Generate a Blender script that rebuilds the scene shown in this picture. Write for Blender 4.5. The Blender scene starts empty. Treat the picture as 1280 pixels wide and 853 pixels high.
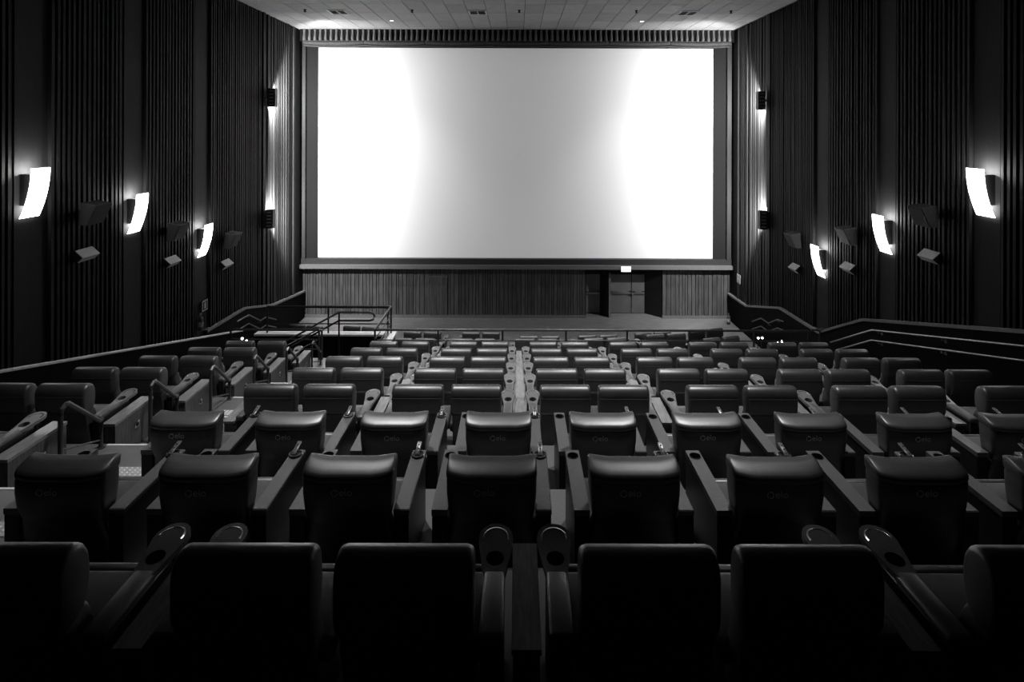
import bpy, bmesh, math, random
from mathutils import Vector, Matrix
random.seed(7)
S = bpy.context.scene
COL = S.collection
R = math.radians

# ------------------------------------------------------------------ camera, world, exposure
CAMZ = 9.1
cam = bpy.data.cameras.new('camera'); camo = bpy.data.objects.new('camera', cam); COL.objects.link(camo)
cam.sensor_fit = 'HORIZONTAL'; cam.sensor_width = 36.0; cam.lens = 36.0 * 720 / 1280
cam.shift_x = -7 / 1280; cam.shift_y = -(426.5 - 163) / 1280
cam.clip_start = 0.05; cam.clip_end = 200
camo.location = (0, 0, CAMZ); camo.rotation_euler = (R(90), -0.003, 0)
S.camera = camo
W = bpy.data.worlds.new('world'); S.world = W; W.use_nodes = True
W.node_tree.nodes['Background'].inputs[0].default_value = (0, 0, 0, 1)
W.node_tree.nodes['Background'].inputs[1].default_value = 0
S.view_settings.view_transform = 'Standard'; S.view_settings.look = 'None'
S.view_settings.exposure = 0.0; S.view_settings.gamma = 1.0
S.view_settings.use_curve_mapping = False
S.cycles.max_bounces = 6; S.cycles.diffuse_bounces = 4; S.cycles.glossy_bounces = 3
S.cycles.sample_clamp_indirect = 6.0
SCREEN_EMIT = 0.19
FLOOD_W = 1900
SCONCE_EMIT = 12.0
SEAT_FILL_W = 2600

# ------------------------------------------------------------------ materials
MAT = {}
def mat(name, base, rough=0.5, spec=0.5, metal=0.0, emit=0.0, coat=0.0, nodes=None, ior=1.5):
    m = bpy.data.materials.new(name); m.use_nodes = True
    b = m.node_tree.nodes['Principled BSDF']
    b.inputs['Base Color'].default_value = (base, base, base, 1)
    b.inputs['Roughness'].default_value = rough
    b.inputs['Specular IOR Level'].default_value = spec
    b.inputs['Metallic'].default_value = metal
    b.inputs['Coat Weight'].default_value = coat
    b.inputs['IOR'].default_value = ior
    if emit:
        b.inputs['Emission Color'].default_value = (1, 1, 1, 1)
        b.inputs['Emission Strength'].default_value = emit
    if nodes: nodes(m.node_tree, b)
    MAT[name] = m
    return m
def noise_nodes(scale, lo, hi, stretch=(1, 1, 1), bump=0.0, detail=4.0, contrast=(0.3, 0.7), objinfo=0.0):
    def f(nt, b):
        N, L = nt.nodes, nt.links
        tc = N.new('ShaderNodeTexCoord'); mp = N.new('ShaderNodeMapping'); mp.inputs['Scale'].default_value = stretch
        no = N.new('ShaderNodeTexNoise'); no.inputs['Scale'].default_value = scale; no.inputs['Detail'].default_value = detail
        L.new(tc.outputs['Object'], mp.inputs['Vector'])
        src = mp.outputs[0]
        oi = N.new('ShaderNodeObjectInfo')
        ad = N.new('ShaderNodeVectorMath'); ad.operation = 'MULTIPLY_ADD'
        L.new(oi.outputs['Random'], ad.inputs[0]); ad.inputs[1].default_value = (17, 23, 31); L.new(src, ad.inputs[2])
        L.new(ad.outputs[0], no.inputs['Vector'])
        rp = N.new('ShaderNodeValToRGB')
        rp.color_ramp.elements[0].position = contrast[0]; rp.color_ramp.elements[1].position = contrast[1]
        rp.color_ramp.elements[0].color = (lo, lo, lo, 1); rp.color_ramp.elements[1].color = (hi, hi, hi, 1)
        L.new(no.outputs['Fac'], rp.inputs[0])
        out = rp.outputs[0]
        if objinfo:
            mr = N.new('ShaderNodeMapRange'); mr.inputs['To Min'].default_value = 1 - objinfo; mr.inputs['To Max'].default_value = 1 + objinfo
            L.new(oi.outputs['Random'], mr.inputs['Value'])
            mx = N.new('ShaderNodeVectorMath'); mx.operation = 'SCALE'
            L.new(out, mx.inputs[0]); L.new(mr.outputs[0], mx.inputs['Scale']); out = mx.outputs[0]
        L.new(out, b.inputs['Base Color'])
        if bump:
            bp = N.new('ShaderNodeBump'); bp.inputs['Strength'].default_value = bump; bp.inputs['Distance'].default_value = 0.01
            L.new(no.outputs['Fac'], bp.inputs['Height']); L.new(bp.outputs[0], b.inputs['Normal'])
    return f
mat('leather', 0.03, 0.42, 0.5, ior=1.9, nodes=noise_nodes(9, 0.022, 0.034, bump=0.10, detail=6))
mat('leather_pad', 0.07, 0.42, 0.5, ior=1.9, nodes=noise_nodes(30, 0.06, 0.08, bump=0.08))
mat('leather_seat', 0.05, 0.45, 0.5, nodes=noise_nodes(12, 0.035, 0.05, bump=0.08))
mat('plastic_dark', 0.012, 0.4, 0.4, nodes=noise_nodes(20, 0.010, 0.014))
mat('plastic_grey', 0.3, 0.36, 0.5, ior=2.0, nodes=noise_nodes(40, 0.11, 0.15))
mat('well', 0.004, 0.7, 0.2, nodes=noise_nodes(20, 0.003, 0.005))
mat('chrome', 0.7, 0.22, 0.5, metal=1.0, nodes=noise_nodes(20, 0.65, 0.75))
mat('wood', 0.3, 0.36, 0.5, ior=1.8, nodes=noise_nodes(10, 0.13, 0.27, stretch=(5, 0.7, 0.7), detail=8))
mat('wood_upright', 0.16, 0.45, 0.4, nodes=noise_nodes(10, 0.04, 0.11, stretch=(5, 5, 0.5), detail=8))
mat('carpet', 0.13, 0.38, 0.5, ior=2.0, nodes=noise_nodes(120, 0.075, 0.12, bump=0.1))
mat('carpet_dark', 0.02, 0.95, 0.1, nodes=noise_nodes(120, 0.015, 0.03, bump=0.4))
mat('stage_floor', 0.2, 0.42, 0.5, nodes=noise_nodes(2.2, 0.15, 0.22, stretch=(1, 3, 1), detail=8))
mat('nosing', 0.75, 0.4, 0.5, nodes=noise_nodes(30, 0.7, 0.8))
mat('tactile', 0.35, 0.4, 0.5, nodes=noise_nodes(30, 0.3, 0.4))
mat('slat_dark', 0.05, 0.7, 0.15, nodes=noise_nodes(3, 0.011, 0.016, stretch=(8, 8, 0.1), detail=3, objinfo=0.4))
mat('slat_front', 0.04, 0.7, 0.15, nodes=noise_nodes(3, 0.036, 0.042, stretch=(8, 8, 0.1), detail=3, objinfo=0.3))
mat('slat_stage', 0.15, 0.55, 0.4, nodes=noise_nodes(2.5, 0.06, 0.12, stretch=(4, 4, 0.5), detail=8, objinfo=0.2))
mat('wall_backing', 0.012, 0.8, 0.2, nodes=noise_nodes(6, 0.008, 0.015))
mat('wall_panel', 0.02, 0.7, 0.15, nodes=noise_nodes(3, 0.014, 0.019, stretch=(6, 6, 0.3)))
mat('wainscot', 0.007, 0.9, 0.08, nodes=noise_nodes(5, 0.006, 0.008))
mat('cap', 0.22, 0.4, 0.5, nodes=noise_nodes(8, 0.18, 0.25))
mat('cap_white', 0.75, 0.5, 0.4, nodes=noise_nodes(8, 0.7, 0.8))
mat('rail', 0.025, 0.35, 0.6, nodes=noise_nodes(20, 0.02, 0.03))
mat('steel', 0.35, 0.32, 0.5, metal=1.0, nodes=noise_nodes(20, 0.3, 0.4))
mat('frame', 0.05, 0.5, 0.4, nodes=noise_nodes(5, 0.03, 0.04, stretch=(1, 1, 4)))
mat('frame_ledge', 0.16, 0.45, 0.5, nodes=noise_nodes(5, 0.14, 0.18, stretch=(4, 1, 1)))
mat('masking', 0.03, 0.85, 0.1, nodes=noise_nodes(60, 0.016, 0.020))
mat('screen', 0.82, 0.9, 0.05, emit=SCREEN_EMIT, nodes=noise_nodes(1.0, 0.81, 0.83))
mat('curtain', 0.16, 0.8, 0.15, nodes=noise_nodes(4, 0.12, 0.17, stretch=(4, 4, 1)))
mat('swag', 0.06, 0.8, 0.15, nodes=noise_nodes(4, 0.05, 0.075, stretch=(2, 2, 4)))
mat('tile', 0.55, 0.75, 0.2, nodes=noise_nodes(3, 0.30, 0.36, stretch=(1, 3, 1), objinfo=0.1))
mat('tgrid', 0.06, 0.7, 0.2, nodes=noise_nodes(8, 0.05, 0.07))
mat('grille', 0.6, 0.5, 0.3, nodes=noise_nodes(8, 0.55, 0.65))
mat('black', 0.006, 0.8, 0.2, nodes=noise_nodes(8, 0.004, 0.008))
mat('lamp_panel', 0.85, 0.5, 0.2, emit=SCONCE_EMIT, nodes=noise_nodes(8, 0.84, 0.86))
mat('lamp_lens', 0.9, 0.5, 0.2, emit=8.0, nodes=noise_nodes(8, 0.89, 0.91))
mat('lamp_box', 0.02, 0.6, 0.3, nodes=noise_nodes(8, 0.015, 0.025))
mat('grey_box', 0.38, 0.6, 0.3, nodes=noise_nodes(20, 0.34, 0.42))
mat('speaker', 0.03, 0.7, 0.3, nodes=noise_nodes(200, 0.02, 0.04, bump=0.3))
mat('speaker_lit_top', 0.07, 0.5, 0.3, nodes=noise_nodes(20, 0.06, 0.08))  # light falling on the cabinet top, put into a lighter colour
mat('door', 0.16, 0.45, 0.4, nodes=noise_nodes(2, 0.14, 0.18))
mat('recess', 0.018, 0.7, 0.3, nodes=noise_nodes(4, 0.015, 0.022))
mat('sign', 0.8, 0.5, 0.3, emit=0.9, nodes=noise_nodes(8, 0.78, 0.82))
mat('placard', 0.5, 0.5, 0.3, nodes=noise_nodes(8, 0.45, 0.55))
mat('print', 0.85, 0.5, 0.4, nodes=noise_nodes(8, 0.55, 0.65))
mat('enamel', 0.12, 0.25, 0.6, nodes=noise_nodes(8, 0.10, 0.14))
mat('rear', 0.03, 0.8, 0.2, nodes=noise_nodes(4, 0.025, 0.035))

# ------------------------------------------------------------------ mesh helpers
class MB:
    def __init__(s): s.v = []; s.f = []
    def add(s, vs, fs):
        o = len(s.v); s.v += [tuple(p) for p in vs]; s.f += [tuple(i + o for i in f) for f in fs]; return s
    def box(s, x0, x1, y0, y1, z0, z1):
        vs = [(x0,y0,z0),(x1,y0,z0),(x1,y1,z0),(x0,y1,z0),(x0,y0,z1),(x1,y0,z1),(x1,y1,z1),(x0,y1,z1)]
        return s.add(vs, [(0,3,2,1),(4,5,6,7),(0,1,5,4),(1,2,6,5),(2,3,7,6),(3,0,4,7)])
    def rbox(s, x0, x1, y0, y1, z0, z1, r=0.02, seg=2):
        bm = bmesh.new(); bmesh.ops.create_cube(bm, size=1.0)
        for v in bm.verts:
            v.co = ((x0+x1)/2 + v.co.x*(x1-x0), (y0+y1)/2 + v.co.y*(y1-y0), (z0+z1)/2 + v.co.z*(z1-z0))
        bmesh.ops.bevel(bm, geom=bm.edges[:], offset=r, segments=seg, profile=0.5, affect='EDGES')
        bm.verts.index_update()
        s.add([v.co[:] for v in bm.verts], [[v.index for v in f.verts] for f in bm.faces]); bm.free(); return s
    def rings(s, rs, cap=True, closed=True):
        n = len(rs[0]); vs = [p for r in rs for p in r]; fs = []
        for i in range(len(rs)-1):
            for j in range(n if closed else n-1):
                k = (j+1) % n
                fs.append((i*n+j, i*n+k, (i+1)*n+k, (i+1)*n+j))
        if cap:
            fs.append(tuple(reversed(range(n)))); fs.append(tuple((len(rs)-1)*n + j for j in range(n)))
        return s.add(vs, fs)
    def tube(s, pts, r, n=8):
        pts = [Vector(p) for p in pts]; rs = []
        for i, p in enumerate(pts):
            a = (p - pts[i-1]).normalized() if i else (pts[1]-p).normalized()
            b = (pts[i+1]-p).normalized() if i < len(pts)-1 else a
            t = (a+b); t = t.normalized() if t.length > 1e-6 else a
            up = Vector((0,0,1)) if abs(t.z) < 0.95 else Vector((1,0,0))
            u = t.cross(up).normalized(); w = u.cross(t).normalized()
            k = 1.0 / max(0.5, math.sqrt(max(0.05, (1 + a.dot(b)) / 2)))
            rs.append([p + (u*math.cos(2*math.pi*j/n) + w*math.sin(2*math.pi*j/n))*r*min(k,1.4) for j in range(n)])
        return s.rings(rs)
    def cyl(s, c, r, h, n=16, axis='z', r2=None):
        r2 = r if r2 is None else r2; c = Vector(c); rs = []
        for q, rr in ((0, r), (h, r2)):
            ring = []
            for j in range(n):
                a = 2*math.pi*j/n; u, w = math.cos(a)*rr, math.sin(a)*rr
                ring.append(c + (Vector((u,w,q)) if axis == 'z' else Vector((u,-q,w)) if axis == '-y' else Vector((u,q,w)) if axis == 'y' else Vector((q,u,w))))
            rs.append(ring)
        return s.rings(rs)
    def prism_x(s, prof, x0, x1):           # prof: (y,z) polygon
        return s.rings([[(x0,y,z) for y,z in prof], [(x1,y,z) for y,z in prof]])
    def prism_y(s, prof, y0, y1):           # prof: (x,z) polygon
        return s.rings([[(x,y0,z) for x,z in prof], [(x,y1,z) for x,z in prof]])
    def prism_z(s, prof, z0, z1):
        return s.rings([[(x,y,z0) for x,y in prof], [(x,y,z1) for x,y in prof]])
    def puff(s, prof, hw, rnd=0.03):        # (y,z) profile swept along x with rounded ends
        cy = sum(p[0] for p in prof)/len(prof); cz = sum(p[1] for p in prof)/len(prof)
        rs = []
        for x, k in ((-hw,0.72),(-hw+rnd*0.15,0.86),(-hw+rnd*0.5,0.95),(-hw+rnd*1.2,1.0),(0,1.0),(hw-rnd*1.2,1.0),(hw-rnd*0.5,0.95),(hw-rnd*0.15,0.86),(hw,0.72)):
            ins = (1-k)*0.13
            ring = []
            for y, z in prof:
                d = math.hypot(y-cy, z-cz) or 1
                q = max(0.2, 1 - ins/d*0.9)
                ring.append((x, cy+(y-cy)*q, cz+(z-cz)*q))
            rs.append(ring)
        return s.rings(rs)
    def mesh(s, name, m, smooth=True, angle=40):
        me = bpy.data.meshes.new(name); me.from_pydata(s.v, [], s.f); me.update()
        bm = bmesh.new(); bm.from_mesh(me); bmesh.ops.recalc_face_normals(bm, faces=bm.faces[:]); bm.to_mesh(me); bm.free()
        if smooth:
            me.polygons.foreach_set('use_smooth', [True]*len(me.polygons)); me.set_sharp_from_angle(angle=R(angle))
        if m: me.materials.append(MAT[m])
        return me
def link(name, me, parent=None, loc=None, rz=None):
    o = bpy.data.objects.new(name, me); COL.objects.link(o)
    if parent is not None: o.parent = parent
    if loc is not None: o.location = loc
    if rz is not None: o.rotation_euler = (0,0,rz)
    return o
def tag(o, label=None, cat=None, group=None, kind=None):
    if label: o['label'] = label
    if cat: o['category'] = cat
    if group: o['group'] = group
    if kind: o['kind'] = kind
    return o
def thing(name, label, cat, loc=(0,0,0), rz=0.0, group=None):
    o = bpy.data.objects.new(name, None); COL.objects.link(o); o.empty_display_size = 0.1
    o.location = loc; o.rotation_euler = (0,0,rz)
    return tag(o, label, cat, group)
def struct(name, me, label, cat='structure'):
    return tag(link(name, me), label, cat, kind='structure')
def zh(h): return CAMZ - h                    # height from drop below the eye
ORD = ['zeroth','first','second','third','fourth','fifth','sixth','seventh','eighth','ninth','tenth','eleventh','twelfth','thirteenth','fourteenth']

XL, XR, YF, ZC = -10.42, 10.34, 28.0, 13.88
Z1, PITCH, STEP, F1 = 2.87, 1.65, 0.459, zh(3.17)
def row_y(n): return Z1 + PITCH*(n-1)
def row_z(n): return F1 - STEP*(n-1)

# ------------------------------------------------------------------ floors
front = struct('floor', MB().box(XL, XR, 23.6, 29.4, -0.3, 0.0).mesh('floor', 'stage_floor', False), 'smooth grey floor in front of the screen wall', 'floor')
struct('floor', MB().box(XL, XR, 16.1, 20.95, -0.3, 0.78).mesh('floor', 'carpet', False), 'carpeted floor of the rearmost row beyond the cross rail', 'floor')
struct('floor', MB().box(XL, XR, 20.95, 22.25, -0.3, 0.42).mesh('floor', 'carpet', False), 'carpeted floor of the middle row beyond the cross rail', 'floor')
struct('floor', MB().box(XL, XR, 22.25, 23.6, -0.3, 0.10).mesh('floor', 'carpet', False), 'carpeted floor of the front row near the screen', 'floor')
AX0, AX1 = -5.3, -4.02
nos = MB().box(AX0, AX1, -0.03, 0.0, -0.03, 0.004).mesh('nosing', 'nosing', False)
hst = MB().box(AX0, AX1, 0.0, 0.32, 0, STEP/2).mesh('half_step', 'carpet', False)
bump_mb = MB()
for i in range(20):
    for j in range(4):
        bump_mb.cyl((AX0+0.04+i*0.063, 0.028+j*0.045, 0.006), 0.014, 0.006, 8, r2=0.009)
tac = MB().box(AX0, AX1, 0, 0.19, 0, 0.006).mesh('tactile_strip', 'tactile', False)
tacb = bump_mb.mesh('studs', 'cap_white', False)
struct('floor', MB().box(XL, XR, -4, Z1-0.35, 0, F1+STEP).mesh('floor', 'carpet_dark', False), 'dark carpeted platform behind the rearmost seats', 'floor')
for n in range(1, 9):
    y0 = row_y(n)-0.35; y1 = row_y(n)+1.30 if n < 8 else 16.1; z = row_z(n)
    p = struct('floor', MB().box(XL, XR, y0, y1, z-1.2 if n < 8 else 0, z).mesh('floor', 'carpet', False), 'stepped carpet platform under the %s row of seats from the back' % ORD[n], 'floor')
    if n >= 2:
        link('nosing', nos, p, (0, y1, z))
        if n < 8:
            link('tactile_strip', tac, p, (0, y1-0.70, z)); link('studs', tacb, p, (0, y1-0.70, z))
    if n >= 3:
        link('half_step', hst, p, (0, y0, z)); link('nosing', nos, p, (0, y0+0.32, z+STEP/2))
# ------------------------------------------------------------------ ceiling
cl = struct('ceiling', MB().box(XL, XR, -4, 29.4, ZC+0.012, ZC+0.2).mesh('ceiling', 'tgrid', False), 'pale tiled ceiling above the auditorium', 'ceiling')
TX, TY = 0.763, 1.66
tile = MB().box(-TX/2+0.012, TX/2-0.012, -TY/2+0.012, TY/2-0.012, 0, 0.02).mesh('tile', 'tile', False)
grilles = [(-7.25, 23.25), (-1.62, 23.25), (6.85, 23.25)]
for j in range(5):
    yc = 20.15 + TY*(j+0.5) - 0.02
    for i in range(-14, 14):
        xc = 0.27 + TX*(i+0.5)
        if xc - TX/2 < XL or xc + TX/2 > XR: continue
        link('tile', tile, cl, (xc, yc, ZC - 0.008))
# ------------------------------------------------------------------ side walls
def side_wall(name, s, label, pan):
    X = XL if s < 0 else XR
    a, b = (X-0.25, X) if s < 0 else (X, X+0.25)
    w = struct(name, MB().box(a, b, -4, 29.4, -0.3, ZC+0.2).mesh(name, 'wall_backing', False), label, 'wall')
    variants = []
    for wd, dp in ((0.07, 0.08), (0.075, 0.09), (0.065, 0.07), (0.085, 0.085)):
        me = MB().box(0 if s < 0 else -dp, dp if s < 0 else 0, -wd/2, wd/2, 0, ZC-0.0).mesh('slat', 'slat_dark', False)
        variants.append((me, wd))
    pm = MB().box(0 if s < 0 else -0.03, 0.03 if s < 0 else 0, -0.35, 0.35, 0, ZC).mesh('panel', 'wall_panel', False)
    for py in pan: link('panel', pm, w, (X, py, 0))
    rnd = random.Random(3 if s < 0 else 5)
    y = 10.2
    while y < 23.25:
        me, wd = variants[rnd.choice((0,0,1,1,2,3))]
        if all(abs(y-py) > 0.42 for py in pan): link('slat', me, w, (X, y, 0))
        y += rnd.choice((0.15, 0.15, 0.155, 0.16))
    # wide pilaster that carries the flood lamps, then the brighter fluting beside the screen
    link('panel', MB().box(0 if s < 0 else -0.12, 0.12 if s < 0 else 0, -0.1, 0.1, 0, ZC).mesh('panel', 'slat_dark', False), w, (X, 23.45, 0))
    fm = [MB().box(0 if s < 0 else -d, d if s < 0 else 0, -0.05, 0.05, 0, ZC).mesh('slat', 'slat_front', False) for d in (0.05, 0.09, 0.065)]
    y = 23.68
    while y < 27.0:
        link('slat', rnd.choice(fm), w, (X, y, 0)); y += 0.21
    return w
LS = [(12.19, 8.27), (15.5, 7.36), (18.84, 5.99)]
RS = [(12.6, 8.29), (16.0, 6.77), (19.4, 5.25)]
side_wall('wall_left', -1, 'dark wall of vertical slats on the left with three sconces', [p[0]+0.05 for p in LS])
side_wall('wall_right', 1, 'dark wall of vertical slats on the right with three sconces', [p[0]+0.05 for p in RS])
struct('wall_rear', MB().box(XL, XR, -4.3, -4, -0.3, ZC+0.2).mesh('wall_rear', 'rear', False), 'dark plain wall behind the rearmost row', 'wall')

# wainscots following the stairs on both sides
def wain(name, s, prof, label):
    X = XL if s < 0 else XR
    x0, x1 = (X, X+0.13) if s < 0 else (X-0.13, X)
    top = [(y, zh(h)) for y, h in prof]
    poly = [(top[0][0], -0.2)] + top + [(top[-1][0], -0.2)]
    w = struct(name, MB().prism_x(poly, x0, x1).mesh(name, 'wainscot', False), label, 'trim')
    c0, c1 = (X, X+0.17) if s < 0 else (X-0.17, X)
    for (ya, za), (yb, zb) in zip(top[:-1], top[1:]):
        mb = MB().prism_x([(ya, za-0.05), (yb, zb-0.05), (yb, zb+0.03), (ya, za+0.03)], c0, c1)
        link('cap', mb.mesh('cap', 'cap', False), w)
    return w
wain('trim_1', -1, [(19.1,6.69),(21.8,6.75),(24.3,7.39),(27.9,7.83)], 'dark stepped dado with a pale cap on the left wall near the screen')
wain('trim_2', 1, [(6,2.42),(17,5.55),(19.5,6.80),(22.4,6.87),(25.7,7.80),(27.9,7.87)], 'dark stepped dado with a pale cap along the right wall')

# ------------------------------------------------------------------ front wall, screen, frame
OX0, OX1, OZ = 3.35, 7.04, 2.41
fw = MB().box(XL, OX0, YF, YF+0.2, 0, OZ).box(OX1, XR, YF, YF+0.2, 0, OZ).box(XL, XR, YF, YF+0.2, OZ, ZC+0.1)
wf = struct('wall_front', fw.mesh('wall_front', 'recess', False), 'front wall with grey vertical boards below the big screen', 'wall')
rnd = random.Random(11)
sl = [(MB().box(-w/2, w/2, -d, 0, 0.1, OZ-0.02).mesh('slat', 'slat_stage', False), w) for w, d in ((0.16,0.03),(0.12,0.04),(0.19,0.035),(0.09,0.022))]
def boards(xa, xb):
    x = xa
    while x < xb - 0.02:
        me, w = rnd.choice(sl)
        if x + w > xb: me, w = sl[3]
        link('slat', me, wf, (x + w/2, YF, 0)); x += w + 0.028
boards(XL+0.02, OX0-0.02); boards(OX1+0.03, XR-0.05)
for i, (a, b) in enumerate(((XL, OX0-0.03), (OX1, XR))):
    m = MB().box(a, b, YF-0.10, YF, 0, 0.07).box(a, b, YF-0.07, YF, 0.07, 0.12)
    tag(link('baseboard_front', m.mesh('baseboard', 'frame_ledge', False)), ('baseboard below the boards left of the exit recess', 'baseboard below the boards right of the exit recess')[i], 'baseboard', kind='structure')
# flush service door in the boards
d3 = struct('door_3', MB().box(-0.45, 0.45, -0.05, -0.01, 0, 1.94).mesh('door_3', 'slat_stage', False), 'flush boarded service door in the wall under the screen', 'door')
d3.location = (-3.83, YF, 0.05)
for x in [-0.38 + i*0.127 for i in range(7)]:
    link('board', MB().box(-0.056, 0.056, -0.062, -0.05, 0.03, 1.9).mesh('board', 'slat_stage', False), d3, (x, 0, 0))
link('door_edge', MB().box(-0.465, -0.44, -0.075, -0.01, 0, 1.95).box(-0.46, 0.46, -0.075, -0.01, 1.92, 1.955).mesh('door_edge', 'frame_ledge', False), d3)
link('hinge', MB().cyl((-0.455, -0.085, 1.7), 0.018, 0.12).mesh('hinge', 'steel'), d3)

# exit recess
RB = YF + 0.75
rec = MB()
rec.box(OX0-0.2, OX1+0.2, RB, RB+0.1, 0, OZ+0.1)
rec.box(OX0-0.2, OX1+0.2, YF+0.1, RB, OZ, OZ+0.1)
rec.prism_z([(OX1, YF), (OX1+0.15, YF), (OX1+0.15, RB), (6.30, RB)], 0, OZ)
rec.prism_z([(OX0-0.15, YF+0.2), (OX0, YF+0.2), (OX0, RB), (OX0-0.15, RB)], 0, OZ)
rec.prism_z([(4.10, RB), (4.46, YF+0.05), (4.54, YF+0.05), (4.60, RB)], 0, OZ)
struct('wall_recess', rec.mesh('wall_recess', 'recess', False), 'dark recess with exit doors right of centre under the screen', 'wall')
struct('trim_3', MB().box(4.46, 4.56, YF-0.0, YF+0.06, 0, OZ-0.25).mesh('trim_3', 'frame_ledge', False), 'pale corner post between the two exit doorways', 'trim')
def leaf(parent, x0, x1):
    lf = link('leaf', MB().box(x0, x1, RB-0.05, RB-0.01, 0.02, 1.93).mesh('leaf', 'door', False), parent)
    link('push_bar', MB().rbox(x0+0.05, x1-0.03, RB-0.16, RB-0.10, 0.98, 1.07, 0.015).mesh('push_bar', 'steel'), lf)
    link('bar_bracket', MB().box(x0+0.05, x0+0.13, RB-0.12, RB-0.05, 0.95, 1.1).box(x1-0.11, x1-0.03, RB-0.12, RB-0.05, 0.95, 1.1).mesh('bar_bracket', 'black', False), lf)
    return lf
d1 = tag(link('door_1', MB().box(3.30, 3.35, RB-0.06, RB-0.01, 0, 1.97).mesh('door_1', 'recess', False)), 'single grey exit door with push bar left of the post', 'door', kind='structure')
leaf(d1, 3.35, 4.12)
d2 = tag(link('door_2', MB().box(4.52, 6.34, RB-0.06, RB-0.01, 1.93, 1.99).mesh('door_2', 'recess', False)), 'grey double exit door with push bars in the recess', 'door', kind='structure')
leaf(d2, 4.60, 5.69); l2 = leaf(d2, 5.705, 6.34)
link('latch', MB().cyl((5.74, RB-0.2, 1.02), 0.07, 0.1, 12, 'y').box(5.70, 5.73, RB-0.09, RB-0.04, 0.05, 0.3).mesh('latch', 'chrome'), d2)
link('astragal', MB().box(5.685, 5.71, RB-0.07, RB-0.03, 0.02, 1.93).mesh('astragal', 'black', False), d2)

# screen surround
SZ0, SZ1, SX0, SX1 = 2.92, 13.07, -9.64, 9.45
sc = thing('cinema_screen', 'huge glowing white cinema screen on the front wall', 'screen', (0, YF-0.12, 0))
link('screen_surface', MB().box(SX0, SX1, -0.02, 0.02, SZ0, SZ1).mesh('screen_surface', 'screen', False), sc)
link('side_masking', MB().box(-10.22, SX0, -0.05, 0.05, SZ0-0.05, SZ1+0.15).mesh('side_masking', 'masking', False), sc)
link('side_masking', MB().box(SX1, 10.10, -0.05, 0.05, SZ0-0.05, SZ1+0.15).mesh('side_masking', 'masking', False), sc)
link('top_masking', MB().box(SX0, SX1, -0.05, 0.05, SZ1, SZ1+0.3).mesh('top_masking', 'masking', False), sc)
fr = struct('trim_4', MB().box(XL+0.02, XR-0.02, YF-0.30, YF, 2.63, 2.90).mesh('trim_4', 'frame', False), 'grey framed ledge around and below the screen', 'trim')
link('ledge', MB().box(XL+0.0, XR-0.0, YF-0.48, YF, 2.45, 2.63).mesh('ledge', 'frame_ledge', False), fr)
for a, b in ((XL+0.06, -10.18), (10.06, XR-0.06)):
    link('post', MB().box(a, b, YF-0.32, YF-0.02, 2.9, 13.5).mesh('post', 'frame', False), fr)
    link('post_bead', MB().box(b-0.03 if a < 0 else a-0.0, b if a < 0 else a+0.03, YF-0.36, YF-0.3, 2.9, 13.5).mesh('post_bead', 'slat_front', False), fr)

# valance: swagged cloth below, pleats above
va = thing('valance_curtain', 'gathered valance curtain with round pleats above the screen', 'curtain', (0, YF-0.75, 0))
pl = MB()
arc = [(math.cos(math.pi*k/10)*0.066, -math.sin(math.pi*k/10)*0.10) for k in range(11)]
rs = []
for z, kx, ky in ((13.32, 0.9, 0.9), (13.40, 1.15, 1.25), (13.55, 0.95, 0.9), (13.70, 0.72, 0.6), (13.85, 0.9, 0.8)):
    rs.append([(x*kx, y*ky, z) for x, y in arc] + [(x*kx*0.93, y*ky*0.9+0.012, z) for x, y in reversed(arc)])
pl.rings(rs)
plm = pl.mesh('pleat', 'curtain', True, 60)
npl = 80
for i in range(npl):
    link('pleat', plm, va, (XL+0.32 + (XR-XL-0.64)*i/(npl-1), 0, 0))
link('backing', MB().box(XL+0.1, XR-0.1, 0.02, 0.05, 13.3, ZC-0.0).mesh('backing', 'black', False), va)
def swag(x0, x1, zt, zb, sag, dep, m, name):
    n, k = 28, 9; rs = []
    for j in range(k):
        t = j/(k-1); ring = []
        for i in range(n+1):
            u = i/n; sg = 4*u*(1-u)
            z = zt + (zb-zt)*t - sag*sg*t
            y = -dep*math.sin(t*math.pi)*(0.35+0.65*sg) - 0.03*math.sin(t*14)*sg
            ring.append((x0+(x1-x0)*u, y, z))
        rs.append(ring)
    mb = MB().rings(rs, cap=False, closed=False); me = mb.mesh(name, m, True, 80)
    o = link(name, me, va); md = o.modifiers.new('solid', 'SOLIDIFY'); md.thickness = 0.015
    return o
ns = 7
for i in range(ns):
    a = XL+0.25 + (XR-XL-0.5)*i/ns; b = XL+0.25 + (XR-XL-0.5)*(i+1)/ns
    swag(a, b, 13.36, 13.17, 0.07, 0.10, 'swag', 'swag')
link('hem_roll', MB().tube([(XL+0.25+(XR-XL-0.5)*i/84, 0.18, 13.13-0.05*math.sin(math.pi*((i/12)%1.0))) for i in range(85)], 0.055, 8).mesh('hem_roll', 'swag'), va)

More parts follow.
